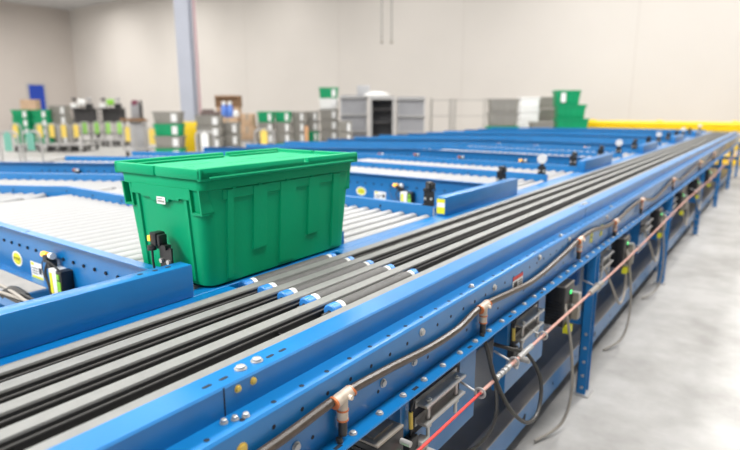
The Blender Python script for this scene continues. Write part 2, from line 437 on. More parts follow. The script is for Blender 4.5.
# ------------------------------------------------------------------ lower conveyor near the floor
LV = Vector((-1.0, 7.0, 0))
lv = thing('lower_conveyor', LV, 'low dark belt conveyor close to the floor beneath the long blue conveyor', 'conveyor')
MB().span((-1.24, Y0, .185), (-.865, Y1, .20)).build('belt', M['lowbelt'], lv, off=LV)
mb = MB().span((-.863, Y0, .20), (-.80, Y1, .206)); mb.build('edge_strip', M['tan'], lv, off=LV)
mb = MB().span((-.806, Y0, .09), (-.80, Y1, .20)).span((-.863, Y0, .09), (-.80, Y1, .096))
for k in range(40):
    y = Y0+.5+k*.4
    mb.cyl((-.8002, y, .145), (-.799, y, .145), .018 if k % 3 == 0 else .009, 10, 1)
mb.build('side_channel', [M['blue'], M['hole']], lv, off=LV)
MB().span((-1.27, Y0, .09), (-1.245, Y1, .21)).build('side_channel', M['blue'], lv, off=LV)
for k in range(7):
    for x in (-.845, -1.265):
        y = min(.95+PITCH*k, 15.0); MB().span((x, y-.03, 0), (x+.03, y+.03, .09)).build('foot', M['blue'], lv, off=LV)

# ------------------------------------------------------------------ conduit with tee fittings
cd = thing('conduit', (-.727, 3, .9), 'brown flexible conduit with beige tee fittings along the blue side frame', 'conduit')
CO = Vector(cd.location)
pts = [(-.1,.90), (.3,.895), (.67,.90), (.87,.912), (1.07,.902), (1.27,.884), (1.45,.882), (1.62,.905), (1.85,.888), (2.1,.872), (2.4,.89), (2.7,.92), (2.95,.925), (3.2,.90), (3.5,.89), (3.8,.91),
       (4.2,.92), (4.7,.86), (5.2,.89), (5.6,.92), (6.1,.87), (6.8,.9), (7.6,.92), (8.4,.87), (9.2,.92), (10.2,.88), (11.2,.92), (12.4,.88), (13.5,.91)]
MB().tube([(-.731, y, z) for y, z in pts], .0115, 10).build('hose', M['hose'], cd, off=CO)
TEES = [.885, 1.63, 2.72, 3.45, 4.2, 5.6, 7.6, 9.2]
def zat(y):
    for (a, b), (c, d) in zip(pts, pts[1:]):
        if a <= y <= c: return b+(d-b)*(y-a)/(c-a)
for y in TEES:
    z = zat(y)
    mb = MB()
    mb.cyl((-.727, y-.029, z-.002), (-.727, y+.029, z+.002), .0145, 14, 0).cyl((-.727, y, z-.055), (-.727, y, z), .0128, 14, 0)
    mb.cyl((-.727, y-.033, z-.003), (-.727, y-.028, z-.002), .016, 14, 1).cyl((-.727, y+.028, z), (-.727, y+.033, z+.003), .016, 14, 1)
    mb.cyl((-.727, y, z-.034), (-.727, y, z-.030), .0142, 14, 1).cyl((-.727, y, z-.058), (-.727, y, z-.054), .0138, 14, 1)
    mb.cyl((-.727, y, z-.095), (-.727, y, z-.06), .0105, 12, 2).cyl((-.727, y+.008, z), (-.705, y+.008, z), .006, 8, 0)
    mb.build('tee_fitting', [M['fitting'], M['orange'], M['cable']], cd, off=CO)
# cables dropping from the tees
def cable(pts, r, m, label, cat='cable', group=None):
    o = MB().tube(pts, r, 8).build('cable', m); return tag(o, label, cat, group or 'cables under the frame')
cable([(-.727, 1.62, .812), (-.70, 1.615, .76), (-.665, 1.60, .68), (-.63, 1.66, .55), (-.61, 1.78, .445), (-.61, 1.90, .43), (-.63, 1.97, .52), (-.67, 1.93, .63), (-.71, 1.84, .68), (-.76, 1.80, .70)], .0075, M['cable'],
      'black cable hanging in a loop beneath the second tee fitting')
cable([(-.76, 1.80, .62), (-.70, 1.72, .50), (-.68, 1.58, .46), (-.72, 1.45, .45), (-.80, 1.3, .5)], .006, M['cable'], 'black cable sagging behind the red cord under the clamp plate')
for yb, lab in ((2.47, 'grey cable drooping to the floor before the nearest blue leg'), (3.72, 'grey cable drooping from the control box past the nearest blue leg'), (4.95, 'grey cable drooping to the floor just before the second blue leg')):
    cable([(-.72, yb+.02, .70), (-.68, yb-.02, .60), (-.66, yb+.02, .42), (-.66, yb+.06, .20), (-.69, yb+.03, .05), (-.76, yb-.12, .012)], .007, M['cable_grey'], lab)
for yb, lab in ((3.3, 'curled grey cable under the frame just past the nearest blue leg'), (4.5, 'curled grey cable ahead of the second blue leg'), (6.2, 'curled grey cable past the second blue leg'), (7.3, 'curled grey cable near the third blue leg')):
    cable([(-.75, yb, .68), (-.70, yb+.1, .5), (-.68, yb+.25, .36), (-.69, yb+.42, .40), (-.71, yb+.5, .52), (-.75, yb+.55, .70)], .008, M['cable_grey'], lab)
cable([(-.727, .87, .815), (-.727, .872, .79), (-.76, .88, .70), (-.80, .90, .55)], .008, M['cable'], 'black cable dropping from the nearest tee fitting')

# control boxes under the frame
def control_box(y, label, dims=(.10, .11, .135), z0=.60, x=-.75, big=False):
    b = thing('control_box', (x, y, z0), label, 'control box', 'control boxes under the frame')
    dx, dy, dz = dims
    mb = MB().box((0, 0, dz/2), dims, 0, bevel=.006)
    for k in range(7): mb.box((0, -dy/2-.0015, .02+k*.015), (dx*.8, .003, .006), 0)
    mb.build('housing', M['black'], b)
    MB().box((.0, .0, dz+.003), (dx*.98, dy*.98, .006)).box((0, 0, dz+.0085), (dx*.5, dy*.7, .005)).build('cover', M['tan'], b)
    MB().box((dx/2+.001, .015, dz*(.45 if big else .8)), (.003, dy*(.45 if big else .12), dz*(.2 if big else .08))).build('status_light', M['led'], b)
    if big: MB().box((dx/2+.002, -.04, dz*.35), (.004, .009, .012)).build('indicator', M['led'], b)
    for f_ in (.75, .4): MB().cyl((dx/2, .045, dz*f_), (dx/2+.03, .045, dz*f_), .008, 10).build('plug', M['lightgrey'], b)
    MB().box((-dx*.2, 0, dz+(.798-z0-dz)/2+.003), (.02, dy*.5, .798-z0-dz-.006)).build('hanger', M['steel'], b)
    return b
control_box(1.045, 'black control box with tan cover and green light nearest the camera', (.10, .12, .13), .605, big=True)
for k, y in enumerate((2.52, 3.70, 4.92, 6.14, 7.36, 8.6)):
    bb = control_box(y, 'black control box with a small green light, %s beyond the tan-covered one' % ['first', 'second', 'third', 'fourth', 'fifth', 'sixth'][k], (.10, .14, .19), .56)
    MB().box((.055, -.01, -.02), (.03, .05, .035)).build('connector', M['ysticker'], bb)
    MB().box((.06, .075, .07), (.04, .05, .13), bevel=.005).build('terminal_cover', M['cable_grey'], bb)
# little valves with yellow ended cables on the plates
for k, (y, lab) in enumerate(((1.19, 'small pneumatic valve with a yellow sleeved cable on the nearest clamp plate'), (1.93, 'small pneumatic valve with a yellow sleeved cable on the second clamp plate'))):
    v = thing('valve', (-.735, y, .64), lab, 'valve', 'pneumatic valves')
    mb = MB().box((.0, 0, -.01), (.03, .045, .04), 0, bevel=.004).box((.01, .045, -.03), (.03, .04, .03), 1, bevel=.004)
    mb.cyl((.01, -.04, -.05), (.01, .05, -.05), .011, 12, 2).cyl((.01, .06, -.06), (.05, .06, -.06), .012, 10, 1)
    mb.cyl((.012, .02, -.085), (.012, .02, -.03), .009, 10, 3)
    mb.build('valve_body', [M['black'], M['lightgrey'], M['fitting'], M['steel']], v)
    MB().tube([(.0, .0, .01), (.004, 0, .04), (.0, .0, .08), (.004, .01, .12), (-.004, .02, .148)], .004, 8).build('lead', M['black'], v)
    MB().cyl((.003, 0, .035), (.001, 0, .085), .0065, 10).build('sleeve', M['ytag'], v)
    MB().box((-.0045, .02, .15), (.012, .03, .006)).box((.01, .02, .160), (.03, .008, .005)).build('clip', M['darkgrey'], v)

# emergency pull cord
pc = thing('pull_cord', (-.668, 4, .65), 'red and faded pink emergency pull cord stretched along the conveyor side', 'pull cord')
PO = Vector(pc.location)
z_ = lambda y: .655+.012*math.sin(y*1.3)
MB().tube([(-.668, y, z_(y)) for y in (-.2, .5, 1.0, 1.5)], .0045, 8).build('cord', M['rope_red'], pc, off=PO)
o = MB().tube([(-.668, y, z_(y)) for y in [1.5+.5*k for k in range(26)]], .006, 8).build('cord', M['rope_pink'], pc, off=PO); o['label'] = 'faded pink length of cord'
for y in [1.5, 1.78, 2.08, 2.9, 3.9, 5.3, 7.0, 9.4, 11.8]:
    z = z_(y); mb = MB()
    pts_ = [(-.668+.016*math.cos(a), y, z+.016*math.sin(a)) for a in [2*PI*k/14 for k in range(15)]]
    mb.tube(pts_, .004, 8, smooth=0).cyl((-.684, y, z), (-.746, y, z+.02), .004, 8)
    mb.build('eye_bolt', M['lightgrey'], pc, off=PO)
MB().cyl((-.668, 1.82, z_(1.82)), (-.668, 1.95, z_(1.95)), .010, 10).build('turnbuckle', M['lightgrey'], pc, off=PO)
mb = MB().cyl((-.668, 1.60, z_(1.6)), (-.668, 1.74, z_(1.74)), .0085, 10)
for k in range(4): mb.cyl((-.668, 1.62+k*.03, z_(1.6)), (-.668, 1.63+k*.03, z_(1.6)), .011, 10)
mb.build('turnbuckle', M['lightgrey'], pc, off=PO)
MB().cyl((-.668, 2.75, z_(2.75)), (-.668, 2.98, z_(2.98)), .013, 12).build('tension_spring', M['cable_grey'], pc, off=PO)

# ------------------------------------------------------------------ roller lanes
BEND, END, XS = -3.62, -5.95, -1.375
SL = math.tan(PI/6)
def lane_path(y, x0=XS): return [(x0, y), (BEND, y), (END, y-SL*(BEND-END))]
def chan(out):                                    # C-channel, flanges towards out (-1 = nearer side, +1 = farther side)
    a = .036*out; b = .003*out
    return [(a, 1.062), (0, 1.062), (0, .86), (a, .86), (a, .863), (b, .863), (b, 1.059), (a, 1.059)]
LW = .715                                         # clear width between the rails
R_MESH = {}
def roller_obj(parent, key, ln, loc, rz):
    if key not in R_MESH:
        mb = MB(); mb.lathe((0, -ln/2, 0), (0,1,0), [(0, .006), (.004, .006), (.004, .0225), (.006, .0242), (ln-.006, .0242), (ln-.004, .0225), (ln-.004, .006), (ln, .006)], 20)
        o = mb.build('roller', M['zinc'], parent, loc=loc, rotz=rz); R_MESH[key] = o.data; return o
    o = bpy.data.objects.new('roller', R_MESH[key]); COL.objects.link(o); o.parent = parent; o.location = loc; o.rotation_euler.z = rz; return o
def make_lane(kind):
    """local frame: x as in the hall, y = 0 at the nearer rail's inner face"""
    root = thing('roller_conveyor', (0,0,0), 'x', 'conveyor')
    mb = MB(); mb.sweep(chan(-1), lane_path(0)) if kind == 'A' else mb.sweep([(0,1.062),(-.012,1.062),(-.012,.86),(0,.86)], lane_path(0))
    if kind == 'A':
        for k in range(26):
            x = -1.46-k*.0765
            mb.cyl((x, -.003, .985), (x, -.009, .985), .0065, 6, 1)
        for k in range(28):
            x = BEND-.06-k*.0765*math.cos(PI/6); y = -(BEND-x)*SL
            mb.cyl((x, y-.003, .985), (x+.003, y-.010, .985), .008, 6, 1)
        for k in range(6): slot(mb, -1.42-k*.03 if k < 3 else -1.5-k*.3, -.018, 1.0619, .008, .005)
    mb.build('near_rail', [M['blue'], M['hole']], root)
    mb = MB(); pth = lane_path(LW)
    if kind == 'A': mb.sweep([(0,1.062),(.014,1.062),(.014,.86),(0,.86)], pth)
    else: mb.sweep(chan(1), pth)
    for k in range(12):
        x = -1.7-k*.32
        y = LW-.0005 if x > BEND else LW-(BEND-x)*SL-.0005
        mb.cyl((x, y+.002, 1.033), (x, y-.0015, 1.033), .007, 8, 1)
    mb.build('far_rail', [M['blue'], M['hole']], root)
    for k in range(29): roller_obj(root, 'straight', LW-.006, (XS-.03-k*.0765, LW/2, .995), 0)
    lb = LW*math.cos(PI/6)-.006
    cdir = Vector((-math.cos(PI/6), -math.sin(PI/6), 0)); c0 = Vector((BEND, LW/2, .995))
    for k in range(32):
        p = c0 + cdir*(.13+k*.0765)
        roller_obj(root, 'bent', lb, p, PI/6)
    for t_, sa in ((.055, -.03), (-.02, .11)):
        ln = lb/2-sa; uu = Vector((-math.sin(PI/6), math.cos(PI/6), 0))
        roller_obj(root, 'wedge%d' % int(sa*100), ln, c0+cdir*t_+uu*(sa+ln/2), PI/6)
    for x in (-1.9, -3.2, -5.0):
        y = 0 if x > BEND else -(BEND-x)*SL
        for yy in (y+.006, y+LW-.046):
            MB().span((x-.03, yy, 0), (x+.03, yy+.04, .862)).span((x-.06, yy-.02, 0), (x+.06, yy+.06, .01)).build('leg', M['blue'], root)
        MB().span((x-.02, y+.046, .5), (x+.02, y+LW-.046, .56)).build('cross_brace', M['blue'], root)
    if kind == 'A':
        # oval maker's sticker
        mb = MB()
        def oval(r1, r2, d, m):
            s1 = [(-2.575+r1*math.cos(2*PI*k/28), -.0035, .918+r2*math.sin(2*PI*k/28)) for k in range(28)]
            mb.loft([s1, [(p[0], p[1]-d, p[2]) for p in s1]], m)
        oval(.047, .033, .001, 0); oval(.039, .026, .0013, 1); oval(.034, .0215, .0016, 2); oval(.0325, .020, .0018, 1)
        st = mb.build('maker_sticker', [M['white'], M['ysticker'], M['greenled']], root, smooth=0)
        text_mesh('sticker_lettering', 'HYTROL', .017, M['black'], st, Matrix.Translation((-2.575, -.0058, .918)) @ Matrix.Rotation(PI/2, 4, 'X'))
        st = sticker('warning_label', (-2.395, -.0035, .893), .105, .075, 'y', root, (0,0,0), [M['paper'], M['ysticker'], M['black'], M['red']],
                     [(-.46, -.5, .46, -.28, 1), (-.45, .3, -.2, .45, 1), (-.4, .12, .1, .17, 2), (-.4, -.02, .1, .03, 2), (-.4, -.16, .05, -.11, 2), (.18, -.1, .42, .25, 2)])
        # drive module
        mb = MB().span((-2.182, -.05, .84), (-2.125, -.0035, .955), bevel=.004).build('drive_module', M['white'], root)
        MB().span((-2.125, -.05, .85), (-2.085, -.0035, .955), bevel=.003).build('module_socket', M['black'], mb)
        MB().span((-2.118, -.0525, .875), (-2.092, -.05, .915)).span((-2.115, -.053, .922), (-2.098, -.05, .942)).build('status_window', M['limeplug'], mb)
        MB().span((-2.175, -.0515, .86), (-2.155, -.05, .94)).build('module_print', M['ysticker'], mb)
        # photo eye with its lead
        pe = MB().box((-2.210, -.03, .985), (.035, .035, .028), 0, bevel=.004).box((-2.190, -.03, .965), (.02, .03, .03), 0).cyl((-2.255, -.03, .995), (-2.220, -.03, .995), .012, 12, 1).cyl((-2.195, -.03, .998), (-2.175, -.03, .998), .013, 12, 2)
        pe = pe.build('photo_eye', [M['black'], M['amber'], M['white']], root)
        MB().tube([(-2.205, -.04, .97), (-2.220, -.045, .93), (-2.190, -.05, .88), (-2.175, -.05, .84), (-2.190, -.04, .80)], .005, 8).tube([(-2.210, -.04, .97), (-2.170, -.055, .985), (-2.140, -.05, .975), (-2.120, -.04, .955)], .0035, 8).tube([(-2.250, -.02, .98), (-2.300, -.02, .95), (-2.270, -.03, .90), (-2.200, -.03, .87)], .002, 6).build('lead', M['cable'], pe)
    return root
EYES = []
def add_eyes(root):                               # photo eyes spaced along the nearer rail of the later lanes
    for x in (-2.95, -3.55, -3.95, -4.35, -4.75, -5.15):
        y = 0 if x > BEND else -(BEND-x)*SL
        if not EYES:
            mb = MB().box((0, -.03, 0), (.035, .035, .03), 0, bevel=.004).cyl((-.035, -.035, .01), (-.015, -.035, .01), .014, 12, 1).cyl((.01, -.035, .012), (.03, -.035, .012), .012, 12, 2).box((0, -.02, -.03), (.02, .03, .04), 0)
            o = mb.build('photo_eye', [M['black'], M['orange'], M['white']], root, loc=(x, y, .985)); EYES.append(o)
        else:
            o = bpy.data.objects.new('photo_eye', EYES[0].data); COL.objects.link(o); o.parent = root; o.location = (x, y, .985)
LA, LB = make_lane('A'), make_lane('B')
protos = {}
PAIR = ['nearest', 'second', 'third', 'fourth', 'fifth', 'farthest']
lanesA = [LA]+[copy_tree(LA) for _ in range(5)]
lanesB = [LB]+[copy_tree(LB) for _ in range(5)]
for i in range(6):
    ya = .955+PITCH*i; yb = ya+.74
    lanesA[i].location = (0, ya, 0); lanesB[i].location = (0, yb, 0)
    tag(lanesA[i], 'blue lane of white rollers with the green tote at its mouth' if i == 0 else 'blue lane of white rollers, nearer lane of the %s pair from the camera' % PAIR[i], 'conveyor', 'roller lanes')
    tag(lanesB[i], 'blue lane of white rollers just behind the green tote, farther lane of the nearest pair' if i == 0 else 'blue lane of white rollers, farther lane of the %s pair from the camera' % PAIR[i], 'conveyor', 'roller lanes')
    if i: add_eyes(lanesA[i])

# short blue end guards between the lane pairs
def make_guard():
    r = thing('end_guard', (0,0,0), 'x', 'guard')
    mb = MB().span((-1.362, 0, 1.0168), (-1.306, .945, 1.115), bevel=.006)
    for y in (.80, .845, .885): slot(mb, -1.335, y, 1.1148, .008, .006, 1)
    mb.build('guard_beam', [M['blue'], M['hole']], r)
    return r
g0 = make_guard()
gs = [g0]+[copy_tree(g0) for _ in range(5)]
sticker('end_label', (-1.334, -.001, 1.066), .045, .075, 'y', gs[1], (0,0,0), [M['paper'], M['ysticker']], [(-.5, -.5, .5, -.05, 1), (-.5, .25, .5, .5, 1)])
for i, g in enumerate(gs):
    g.location = (0, -.02+PITCH*i, 0)
    tag(g, 'blue steel end guard in front of the green tote, nearest the camera' if i == 0 else 'short blue steel end guard beside the belts, %s one beyond the green tote' % ['', 'first', 'second', 'third', 'fourth', 'fifth'][i], 'guard', 'end guards between the lanes')

# sensors and reflectors at the lane mouths
def make_sensor(amber):
    r = thing('sensor', (0,0,0), 'x', 'sensor')
    MB().span((-.030, -.003, 0), (.030, .003, .078)).span((-.030, -.02, 0), (.030, .003, .005)).span((-.030, -.010, .072), (.012, .010, .086)).build('bracket', M['black'], r)
    for u in (-.019, .017): MB().cyl((u, -.0095, .035), (u, -.003, .035), .0075, 10).build('bolt', M['bolt'], r)
    dx = -.028 if amber else .012
    MB().span((-.026+dx, -.018, .080), (.004+dx, .018, .122), bevel=.004).span((.003+dx, -.014, .082), (.018+dx, .014, .116), bevel=.003).build('sensor_head', M['black'], r)
    if amber:
        MB().span((-.034+dx, -.020, .094), (-.022+dx, -.006, .110)).build('lens', M['amber'], r)
        MB().cyl((-.022+dx, -.014, .066), (-.022+dx, -.014, .080), .014, 12).tube([(-.022+dx, -.014, .07), (-.022+dx, -.014, .03), (-.021+dx, -.012, -.0)], .0035, 8).build('lead', M['cable'], r)
    else:
        MB().span((-.020+dx, -.0195, .090), (-.002+dx, -.017, .112)).build('lens', M['darkgrey'], r)
    return r
def make_reflector():
    r = thing('reflector', (0,0,0), 'x', 'reflector')
    MB().span((-.03, -.003, 0), (.03, .003, .06)).span((-.015, -.003, .06), (.015, .003, .11)).build('bracket', M['black'], r)
    MB().cyl((0, .003, .115), (0, -.012, .115), .036, 24).build('reflector_disc', M['reflector'], r)
    for u in (-.018, .018): MB().cyl((u, -.009, .025), (u, -.003, .025), .008, 10).build('bolt', M['bolt'], r)
    return r
sA, s0, f0 = make_sensor(True), make_sensor(False), make_reflector()
us = uf = False
NEARS = ['black sensor with amber lens on a bracket in front of the green tote'] + ['black sensor at the far end of the %s end guard beyond the tote' % k for k in ('first', 'second', 'third', 'fourth', 'fifth')]
FARS = ['black sensor at the near end of the %s end guard beyond the tote' % k for k in ('first', 'second', 'third', 'fourth', 'fifth')]
sens = []; refl = []
ss = [sA, s0]+[copy_tree(s0) for _ in range(8)]
rs = [f0]+[copy_tree(f0) for _ in range(4)]
q = 0
for i in range(5):
    x = -1.425 if i else -1.45
    ss[q].location = (x, .937+PITCH*i, 1.062); tag(ss[q], NEARS[i], 'sensor', 'sensors at the lane mouths'); q += 1
    ss[q].location = (-1.41, 2.43+PITCH*i, 1.062); tag(ss[q], FARS[i], 'sensor', 'sensors at the lane mouths'); q += 1
for k in range(5):
    i = k+1
    rs[k].location = (-1.42, .955+.725+PITCH*i, 1.062)
    tag(rs[k], 'round white reflector on a black bracket, %s along the lane ends' % ['nearest', 'second', 'third', 'fourth', 'fifth'][k], 'reflector', 'round reflectors at the lane mouths')

# cable tray with leads in the gap before the nearest lane
ct = thing('cable_tray', (-2.3, .72, .83), 'narrow blue cable tray with grey wires in the gap behind the near end guard', 'cable tray')
TO = Vector(ct.location)
MB().span((-3.3, .80, .83), (-1.40, .83, .836)).span((-3.3, .80, .80), (-1.40, .804, .83)).build('tray', M['blue'], ct, off=TO)
MB().span((-1.41, .79, .80), (-1.366, .84, .836)).build('tray_bracket', M['blue'], ct, off=TO)
for k, mm in enumerate(('cable', 'cable_grey', 'cable', 'cable_grey')):
    MB().tube([(-3.2+.3*j, .813+.018*math.sin(j*1.3+k*1.7)-.004*k, .845+.008*k+.006*math.sin(j*2+k)) for j in range(6)], .006, 8).build('wire', M[mm], ct, off=TO)
MB().tube([(-2.7, .815, .84), (-2.68, .81, .75), (-2.7, .82, .68)], .005, 8).build('wire', M['cable'], ct, off=TO)
MB().tube([(-2.36, .812, .84), (-2.30, .82, .865), (-2.22, .83, .85)], .02, 8).build('connector', M['cable'], ct, off=TO)

# ------------------------------------------------------------------ the green tote
def rrect(x0, x1, y0, y1, z, r=.03, n=5):
    out = []
    for cxx, cyy, a0 in ((x1-r, y1-r, 0), (x0+r, y1-r, PI/2), (x0+r, y0+r, PI), (x1-r, y0+r, 1.5*PI)):
        for k in range(n):
            a = a0+PI/2*k/(n-1); out.append((cxx+r*math.cos(a), cyy+r*math.sin(a), z))
    return out
TW, TL, TH = .43, .738, .362
th = math.radians(1.2)
tt = thing('tote', (-1.283, .953, 1.0208), 'large bright green lidded plastic tote riding on the conveyor', 'tote', rotz=th)
# local: x from -TW to 0, y from 0 to TL
def X_(ins): return (-TW+ins, -ins, ins, TL-ins)
def sec(ins, z, r): return rrect(*X_(ins), z, r)
mb = MB()
mb.loft([sec(.044, 0, .035), sec(.036, .005, .042), sec(.018, .295, .035), sec(.018, .30, .035)], 0)
# taper of the wall: inset at height z
ins = lambda z: .036-.018*(z/.295)
def rib(side, u0, u1, z0, z1, d):                  # a raised panel that follows the sloping wall
    a0, a1 = ins(z0), ins(z1); e = .004
    def P(u, a, dd):
        if side == 'R': return (-a+dd, u, 0)
        if side == 'L': return (-TW+a-dd, u, 0)
        if side == 'N': return (u, a-dd, 0)
        return (u, TL-a+dd, 0)
    secs = []
    for u, g in ((u0, 0), (u0+e, d), (u1-e, d), (u1, 0)):
        pass
    base = [(*P(u0, a0, -.004)[:2], z0), (*P(u1, a0, -.004)[:2], z0), (*P(u1, a1, -.004)[:2], z1), (*P(u0, a1, -.004)[:2], z1)]
    top = [(*P(u0+e, a0, d)[:2], z0+e), (*P(u1-e, a0, d)[:2], z0+e), (*P(u1-e, a1, d)[:2], z1-e*.2), (*P(u0+e, a1, d)[:2], z1-e*.2)]
    mb.loft([base, top], 0)
for side in 'RL':
    for u0, u1, z0 in ((.10, .13, .012), (.205, .27, .085), (.325, .405, .012), (.465, .53, .085), (.60, .645, .012)): rib(side, u0, u1, z0, .293, .006)
    rib(side, .085, .60, .262, .295, .004)
for side in 'NF':
    rib(side, -TW+.085, -TW+.105, .012, .293, .006); rib(side, -.105, -.085, .012, .293, .006)
body = mb.build('body', M['tote'], tt, smooth=40)
# rim band with end handle shrouds and corner pads
mb = MB()
mb.loft([sec(.018, .296, .03), sec(.012, .298, .03), sec(.010, .33, .03), sec(.012, .334, .03)], 0)
for yb in (0, 1):
    yy = lambda d: d if yb == 0 else TL-d
    # handle shroud with a stepped lower edge
    for u0, u1, zl in ((-TW+.07, -TW+.12, .268), (-TW+.12, -TW+.17, .262), (-TW+.17, -.17, .254), (-.17, -.12, .262), (-.12, -.07, .268)):
        mb.span((u0, yy(.010), zl), (u1, yy(.022), .30), 0)
    # hollow corner pads: two cheeks and a sloping back
    o_ = 0 if yb == 0 else .014
    for u0, u1 in ((-TW+.022, -TW+.072), (-.072, -.022)):
        for u in (u0, u1-.007):
            mb.loft([[(u, yy(.008+o_), .30), (u, yy(.06), .30), (u, yy(.06), .225), (u, yy(.014+o_), .230)], [(u+.007, yy(.008+o_), .30), (u+.007, yy(.06), .30), (u+.007, yy(.06), .225), (u+.007, yy(.014+o_), .230)]], 0)
        mb.loft([[(u0, yy(.015+o_), .225), (u1, yy(.015+o_), .225), (u1, yy(.06), .225), (u0, yy(.06), .225)], [(u0, yy(.014+o_), .232), (u1, yy(.014+o_), .232), (u1, yy(.06), .232), (u0, yy(.06), .232)]], 0)
for side in (0, 1):
    xx = lambda d: -d if side == 0 else -TW+d
    for yq in (.13, .235, .36, .485, .59):
        mb.loft([[(xx(.010), yq-.007, .30), (xx(.010), yq+.007, .30), (xx(.034), yq+.007, .25), (xx(.034), yq-.007, .25)], [(xx(.028), yq-.007, .30), (xx(.028), yq+.007, .30), (xx(.040), yq+.007, .25), (xx(.040), yq-.007, .25)]], 0)
mb.build('rim', M['tote'], tt, smooth=40)
# two interlocking lid flaps
def zig(x, k):                                     # the toothed meeting line
    return x
mid = -TW/2
nT = 6
teeth = [(mid+(.028 if (k % 2 == 0) else -.028)) for k in range(nT)]
for side in (0, 1):
    mb = MB()
    outer = -.001 if side == 0 else -TW+.001
    for k in range(nT):
        y0 = .004+(TL-.008)*k/nT; y1 = .004+(TL-.008)*(k+1)/nT
        xm = teeth[k]+(.002 if side == 0 else -.002)
        mb.span((min(outer, xm), y0, .334), (max(outer, xm), y1, .350), 0)
    a, b = (outer-.018, outer) if side == 0 else (outer, outer+.018)
    for y0, y1 in ((.0, .435), (.452, TL)):        # thick hinge rail along the long edge, with the notch
        mb.span((a, y0, .326), (b, y1, .364), 0, bevel=.005)
    mb.span((a, .43, .326), (b, .455, .345), 0)
    for y0, y1 in ((0, .018), (TL-.018, TL)):
        mb.span((min(outer, mid+(.004 if side == 0 else -.004)), y0, .330), (max(outer, mid+(.004 if side == 0 else -.004)), y1, .361), 0, bevel=.004)
    for y in (.10, .40, .60):
        mb.span((min(outer, mid), y, .350), (max(outer, mid), y+.008, .354), 0) if False else None
    rx = (outer-.055) if side == 0 else (outer+.055)
    for y0, y1 in ((.05, .40), (.43, TL-.05)): mb.span((rx-.007, y0, .350), (rx+.007, y1, .357), 0, bevel=.003)
    mb.build('lid_flap', M['tote'], tt, smooth=40)
for side in (0, 1):
    x = -.003 if side == 0 else -TW+.003
    MB().cyl((x, .03, .334), (x, TL-.03, .334), .005, 10).build('hinge_rod', M['tote'], tt)
sticker('paper_label', (-TW/2+.01, .0095, .256), .042, .022, 'y', tt, (0,0,0), [M['paper'], M['cable_grey']], [(-.4, -.25, .4, .0, 1), (-.4, .15, .2, .3, 1)])

# ------------------------------------------------------------------ things at the back of the hall
def make_bg_tote(m, lid=False):
    r = thing('tote', (0,0,0), 'x', 'tote')
    mb = MB()
    a = lambda i, z: rrect(-.345+i, .345-i, -.215+i, .215-i, z, .03, 4)
    mb.loft([a(.05, 0), a(.045, .01), a(.02, .29), a(.0, .292), a(.0, .33), a(.012, .33), a(.022, .30), a(.055, .02)], 0, caps=False)
    s1 = a(.05, .0); s2 = a(.055, .02); mb._faces(s1, [tuple(range(len(s1)))], 0); mb._faces(s2, [tuple(range(len(s2)))], 0)
    for x in (-.2, -.07, .07, .2): mb.span((x-.012, -.20, .03), (x+.012, -.17, .29)); mb.span((x-.012, .17, .03), (x+.012, .20, .29))
    mb.build('body', m, r, smooth=40)
    MB().span((.12, -.2105, .05), (.25, -.203, .27)).build('paper_label', M['paper'], r)
    return r
BG = {}
def bg_tote(kind, loc, rz, label, group=None, sc=(1,1,1)):
    m = M['tote_bg'] if kind == 'green' else (M['tote_grey'] if kind == 'grey' else M['white'])
    if kind not in BG:
        BG[kind] = make_bg_tote(m); o = BG[kind]
    else: o = copy_tree(BG[kind])
    o.location = loc; o.rotation_euler.z = rz; o.scale = sc
    return tag(o, label, 'tote', group or 'totes stacked at the back')
FACE = HEAD-PI/2                                   # turned so the long side looks at the camera
LEVEL = ['bottom', 'second', 'third', 'fourth', 'fifth', 'sixth']
def relabel(o, dx=None):                          # a tote without its paper label, or with it elsewhere on the same side
    for c in kids(o):
        if c.name.startswith('paper_label'):
            if dx is None: bpy.data.objects.remove(c)
            else: c.location.x += dx
def make_dolly(p, rz, label, m, ws=1.0):
    d = thing('dolly', (p.x, p.y, 0), label, 'dolly', 'dollies under the tote stacks', rotz=rz)
    d.scale.x = ws
    MB().span((-.345, -.215, .10), (.345, .215, .16), bevel=.01).build('deck', m, d)
    for x in (-.28, .28):
        for y in (-.17, .17): MB().cyl((x, y-.015, .045), (x, y+.015, .045), .045, 14).span((x-.01, y-.01, .045), (x+.01, y+.01, .10)).build('caster', M['darkgrey'], d)
def stack(px, D, kinds, where, rz=None, h=.31, base=True, sc=1.0, wsc=1.0):
    p = bearing(px, D); rz = FACE if rz is None else rz
    if base: make_dolly(p, rz, 'wheeled dolly under the tote stack ' + where, M['darkgrey'], wsc)
    z = .161
    for k, kd in enumerate(kinds):
        if kd is None: z += h; continue
        pos = 'top' if k == len(kinds)-1 else LEVEL[k]
        bg_tote(kd, (p.x, p.y, z), rz, '%s plastic tote, %s of the stack %s' % (kd, pos, where), sc=(wsc, 1, sc))
        z += .331*sc
    return p, z
# far left, beside the blue door
p, zt = stack(22, 21.8, ['green', 'green', 'green', 'green'], 'at the far left under the cardboard box')
stack(41, 21.9, ['green', 'green', 'green', 'green'], 'between the cardboard box and the tall grey bins')
b = MB().span((-.28, -.2, 0), (.28, .2, .38)).build('carton', M['card'], loc=(*bearing(35, 21.8).xy, zt), rotz=FACE+.1)
p1 = bearing(31, 21.85); b.location = (p1.x, p1.y, zt-.33+.331); tag(b, 'cardboard carton on top of the far left green totes', 'carton')
stack(60, 22.2, ['grey', 'grey', 'grey', 'grey'], 'right of the far left green totes', sc=1.12)
stack(63, 23.9, ['grey', 'grey', 'grey'], 'tucked behind the grey bins at far left')

